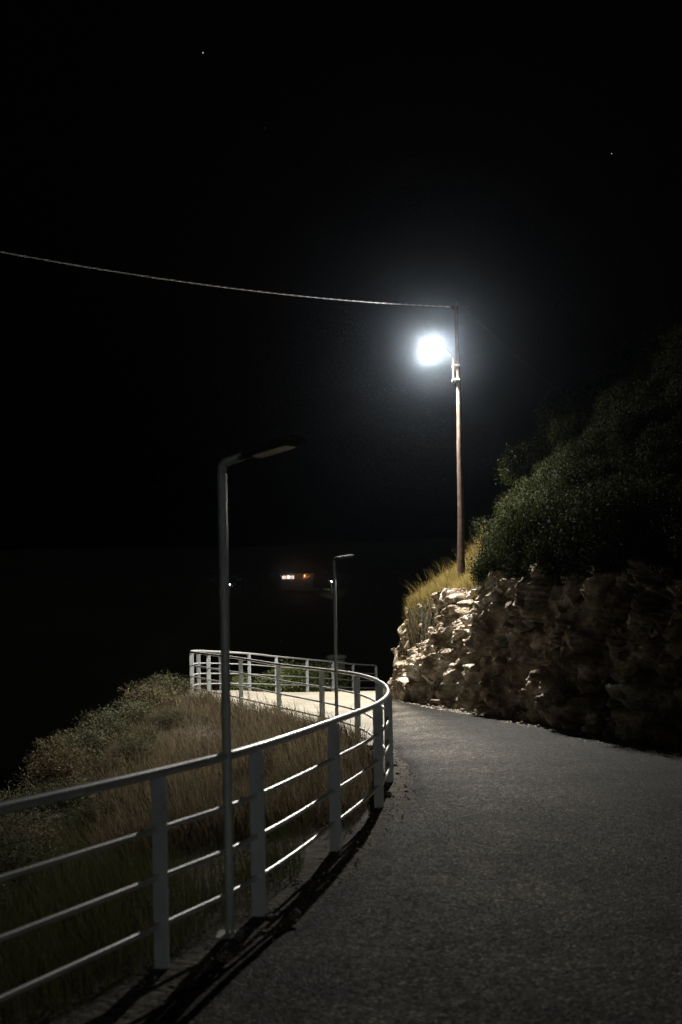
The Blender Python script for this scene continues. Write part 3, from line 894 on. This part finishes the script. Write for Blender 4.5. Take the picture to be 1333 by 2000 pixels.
tag(gravel('rockfall_gravel', P, np.full(len(P), .002), np.abs(r9.normal(0, .011, len(P))) + .004, M_GRAVEL, 2), 'stony rubble along the foot of the rock face', 'gravel')
# single stones one can pick out
for k, (x, y, s_, lab) in enumerate([(.62, 9.95, .03, 'small pale stone on the asphalt just past the railing post'), (.50, 8.6, .02, 'pebble at the broken asphalt edge by the railing'),
                               (-.30, 5.75, .05, 'rough stone lying at the foot of the near street lamp'), (-.62, 5.05, .045, 'dusty stone beside the foot of the near railing post'),
                               (2.0, 19.75, .07, 'pale broken rock at the foot of the lit rock nose'), (1.75, 20.35, .05, 'small chunk of rock fallen at the foot of the nose')]):
    o = link('loose_stone', rock_meshes[(k * 3) % 8]); o.location = (x, y, .012 + s_ * .35); o.scale = (s_, s_ * .8, s_ * .7); o.rotation_euler = (0, 0, k)
    tag(o, lab, 'stone', 'loose stones')

rs = random.Random(21)
for k in range(26):
    q = B[rs.randrange(len(B))]
    while not 10.5 < q[1] < 23.2: q = B[rs.randrange(len(B))]
    s_ = rs.uniform(.025, .075)
    o = link('loose_stone', rock_meshes[k % 8]); o.location = (q[0] + rs.uniform(.0, .22), q[1] + rs.uniform(-.1, .1), s_ * .3)
    o.scale = (s_, s_ * rs.uniform(.7, 1), s_ * rs.uniform(.5, .8)); o.rotation_euler = (0, 0, rs.uniform(0, 6))
    tag(o, 'small fallen stone in the rubble at the foot of the rock face', 'stone', 'fallen stones at the foot of the rock face')

for k in range(22):
    f = FC[rs.randrange(14 * 4, 14 * 10)]
    s_ = rs.uniform(.015, .05)
    o = link('loose_stone', rock_meshes[k % 8]); o.location = (f[0] + rs.uniform(-.08, .2), f[1] + rs.uniform(-.1, .1), -.03 + s_ * .35)
    o.scale = (s_, s_ * rs.uniform(.7, 1), s_ * rs.uniform(.5, .8)); o.rotation_euler = (0, 0, rs.uniform(0, 6))
    tag(o, 'small dusty stone on the dirt verge at the foot of the near railing', 'stone', 'stones along the foot of the near railing')

# ------------------------------------------------------------------ beyond the bay
fx = axis([(-700, 700, 20)]); fy = axis([(215, 800, 14)])
X, Y = np.meshgrid(fx, fy, indexing='ij'); P = np.c_[X.ravel(), Y.ravel()]
def far_z(P):
    rise = -32 + 50 * ss(215, 330, P[:, 1]) + 42 * ss(300, 760, P[:, 1])
    rise = rise + 5 * fbm(np.c_[P, np.zeros(len(P))], .012, 4, 101) * ss(225, 330, P[:, 1])
    pad_ = np.exp(-(((P[:, 0] + 8) / 45) ** 2 + ((P[:, 1] - 302) / 16) ** 2))
    return rise * (1 - pad_) + 12.0 * pad_
I = np.arange(len(P)).reshape(len(fx), len(fy))
FF = np.c_[I[:-1, :-1].ravel(), I[1:, :-1].ravel(), I[1:, 1:].ravel(), I[:-1, 1:].ravel()]
fh = mesh_np('far_hill', np.c_[P, far_z(P)], FF, M_FARHILL, smooth=True); fh['kind'] = 'structure'

M_FWALL = noise_mat('far_plaster', [(.3, (.045, .036, .03)), (.7, (.07, .058, .048))], scale=.4, rough=.9)
M_FLIT = emit_mat('lit_window', (1.0, .80, .70), 1.1)
M_FORANGE = emit_mat('orange_lamp', (1.0, .36, .12), 3.5)
M_FWHITE = emit_mat('white_lamp', (1.0, .97, .92), 22.0)
M_FDARK = new_mat('far_dark_glass', (.03, .03, .03), .2)
hz = 13.0
h = thing('far_house', 'low distant house across the bay with a lit upper storey', 'house', (-13, 300, hz))
MB().box((0, 3, .95), (9.6, 6, 2.9)).build('wall', M_FWALL, h)
MB().box((0, 3.6, 3.25), (9.6, 4.4, 1.7)).build('upper_wall', M_FWALL, h)
MB().box((0, 2.4, 4.22), (10.4, 7.4, .22)).build('roof', M_FWALL, h)
for x in np.linspace(-4.6, 4.6, 7):
    MB().box((float(x), -.3, 3.25), (.22, .22, 1.7)).build('column', M_FWALL, h)
    MB().box((float(x), -.25, .9), (.25, .25, 3.0)).build('column', M_FWALL, h)
for x, w_ in [(-4.1, 1.0), (-2.9, 1.2), (-1.5, 1.1)]:
    MB().box((x, 1.35, 3.3), (w_, .06, .95)).build('window', M_FLIT, h)
for x in (1.0, 3.6):
    MB().box((x, 1.35, 3.3), (1.0, .06, 1.1)).build('window', M_FDARK, h)
mbx = MB().tube([(2.3, 1.0, 3.45), (2.3, 1.0, 3.6), (2.3, 1.0, 3.85)], [.08, .19, .08], 8).build('porch_lamp', M_FORANGE, h)
def far_light(name, loc, power, col, parent=None):
    l = bpy.data.lights.new(name, 'POINT'); l.energy = power; l.color = col; l.shadow_soft_size = .25
    o = bpy.data.objects.new(name, l); COL.objects.link(o); o.location = loc
    if parent is not None: o.parent = parent
    return o
far_light('gallery_light', (-2.6, .9, 3.6), 40, (1, .82, .68), h)
far_light('porch_light', (2.3, .6, 3.5), 130, (1, .40, .15), h)
w = MB().box((-9.7, 299, 12.6), (7.5, .4, 1.0)).build('far_garden_wall', M_FWALL)
tag(w, 'pale low garden wall below the distant house', 'wall')
def far_lamp(x, y, z, hh, label):
    t = thing('far_street_lamp', label, 'street lamp', (x, y, z - hh))
    MB().tube([(0, 0, -1), (0, 0, hh - .1)], .07, 6).build('pole', M_LAMPPOST, t)
    MB().tube([(0, 0, hh - .2), (0, 0, hh), (0, 0, hh + .15)], [.10, .14, .08], 8).build('lamp_globe', M_FWHITE, t)
    return t
t = far_lamp(-2.6, 296, 14.6, 2.4, 'tiny white lamp over the lit green bank across the bay')
fd = bpy.data.lights.new('bank_fill', 'SPOT'); fd.energy = 280; fd.color = (1, .95, .8)  # unseen spot added in front of the far lamp to light the bank shrubs
fd.spot_size = R(80); fd.spot_blend = .4; fd.shadow_soft_size = .2
fl = bpy.data.objects.new('bank_fill', fd); COL.objects.link(fl); fl.parent = t; fl.location = (0, -4.0, -.2); fl.rotation_euler = (R(84), 0, 0)
far_lamp(-33.3, 300, 14.4, 4.0, 'tiny lone white lamp on the dark far shore')
M_FLEAF = leaf_mat('far_leaf', (.05, .07, .02), (.13, .16, .05), trans=.2)
V, F, cs = leaf_cloud(1600, 16, .07, 900)
farme = mesh_np('far_bank_shrub', V, F, M_FLEAF); fm = farme.data; bpy.data.objects.remove(farme)
for k, (x, y, z, q) in enumerate([(-4.8, 295.5, 12.0, 1.2), (-3.6, 295.6, 11.8, 1.0), (-2.0, 295.4, 11.7, .8), (.1, 295.5, 11.7, 1.1), (1.5, 295.6, 11.6, 1.1)]):
    o = link('far_bank_shrub', fm); o.location = (x, y, z); o.scale = (q, q, .75); o.rotation_euler = (0, 0, k * 1.3)
    tag(o, 'lamp-lit green shrub on the bank across the bay', 'shrub', 'lit shrubs across the bay')
# pale round tank on the slope beyond the far railing
tk = thing('water_tank', 'pale round concrete tank standing below the far railing', 'tank', (-.24, 44, -2.4))
M_TANK = noise_mat('tank_render', [(.3, (.28, .29, .27)), (.7, (.38, .39, .36))], scale=2, rough=.9)
MB().tube([(0, 0, -2), (0, 0, 2.55), (0, 0, 2.62)], [.40, .40, .36], 20).build('drum', M_TANK, tk, smooth=True)
MB().tube([(0, 0, 2.58), (0, 0, 2.66), (0, 0, 2.74), (0, 0, 2.80)], [.47, .47, .44, .1], 20).build('lid', M_TANK, tk, smooth=True)

# stars bright enough to show
M_STAR = emit_mat('starlight', (1, .97, .92), 1.0)
import bmesh
bm = bmesh.new(); bmesh.ops.create_icosphere(bm, subdivisions=1, radius=1.0)
sm = bpy.data.meshes.new('star'); bm.to_mesh(sm); bm.free(); sm.materials.append(M_STAR)
for (x, y, z, q) in [(-514, 4000, 2309, 2.3), (-273, 4000, 2003, 1.2), (1120, 4000, 1875, 1.6)]:
    o = link('star', sm); o.location = (x, y, z); o.scale = (q, q, q)
    tag(o, 'single faint star in the black night sky', 'star', 'stars in the sky')

# ------------------------------------------------------------------ damp night air
hzm = bpy.data.materials.new('haze'); hzm.use_nodes = True
nt = hzm.node_tree; nt.nodes.remove(nt.nodes['Principled BSDF'])
pv = nt.nodes.new('ShaderNodeVolumePrincipled')
pv.inputs['Color'].default_value = (.68, .82, 1.0, 1)
pv.inputs['Density'].default_value = HAZE_DENSITY
pv.inputs['Anisotropy'].default_value = HAZE_G
nt.links.new(pv.outputs[0], nt.nodes['Material Output'].inputs['Volume'])
hb = MB().box((0, 0, 22), (6040, 6040, 106)).build('haze', hzm)
hb['kind'] = 'stuff'
tag(hb, 'thin damp night air glowing round the lamp', 'haze')
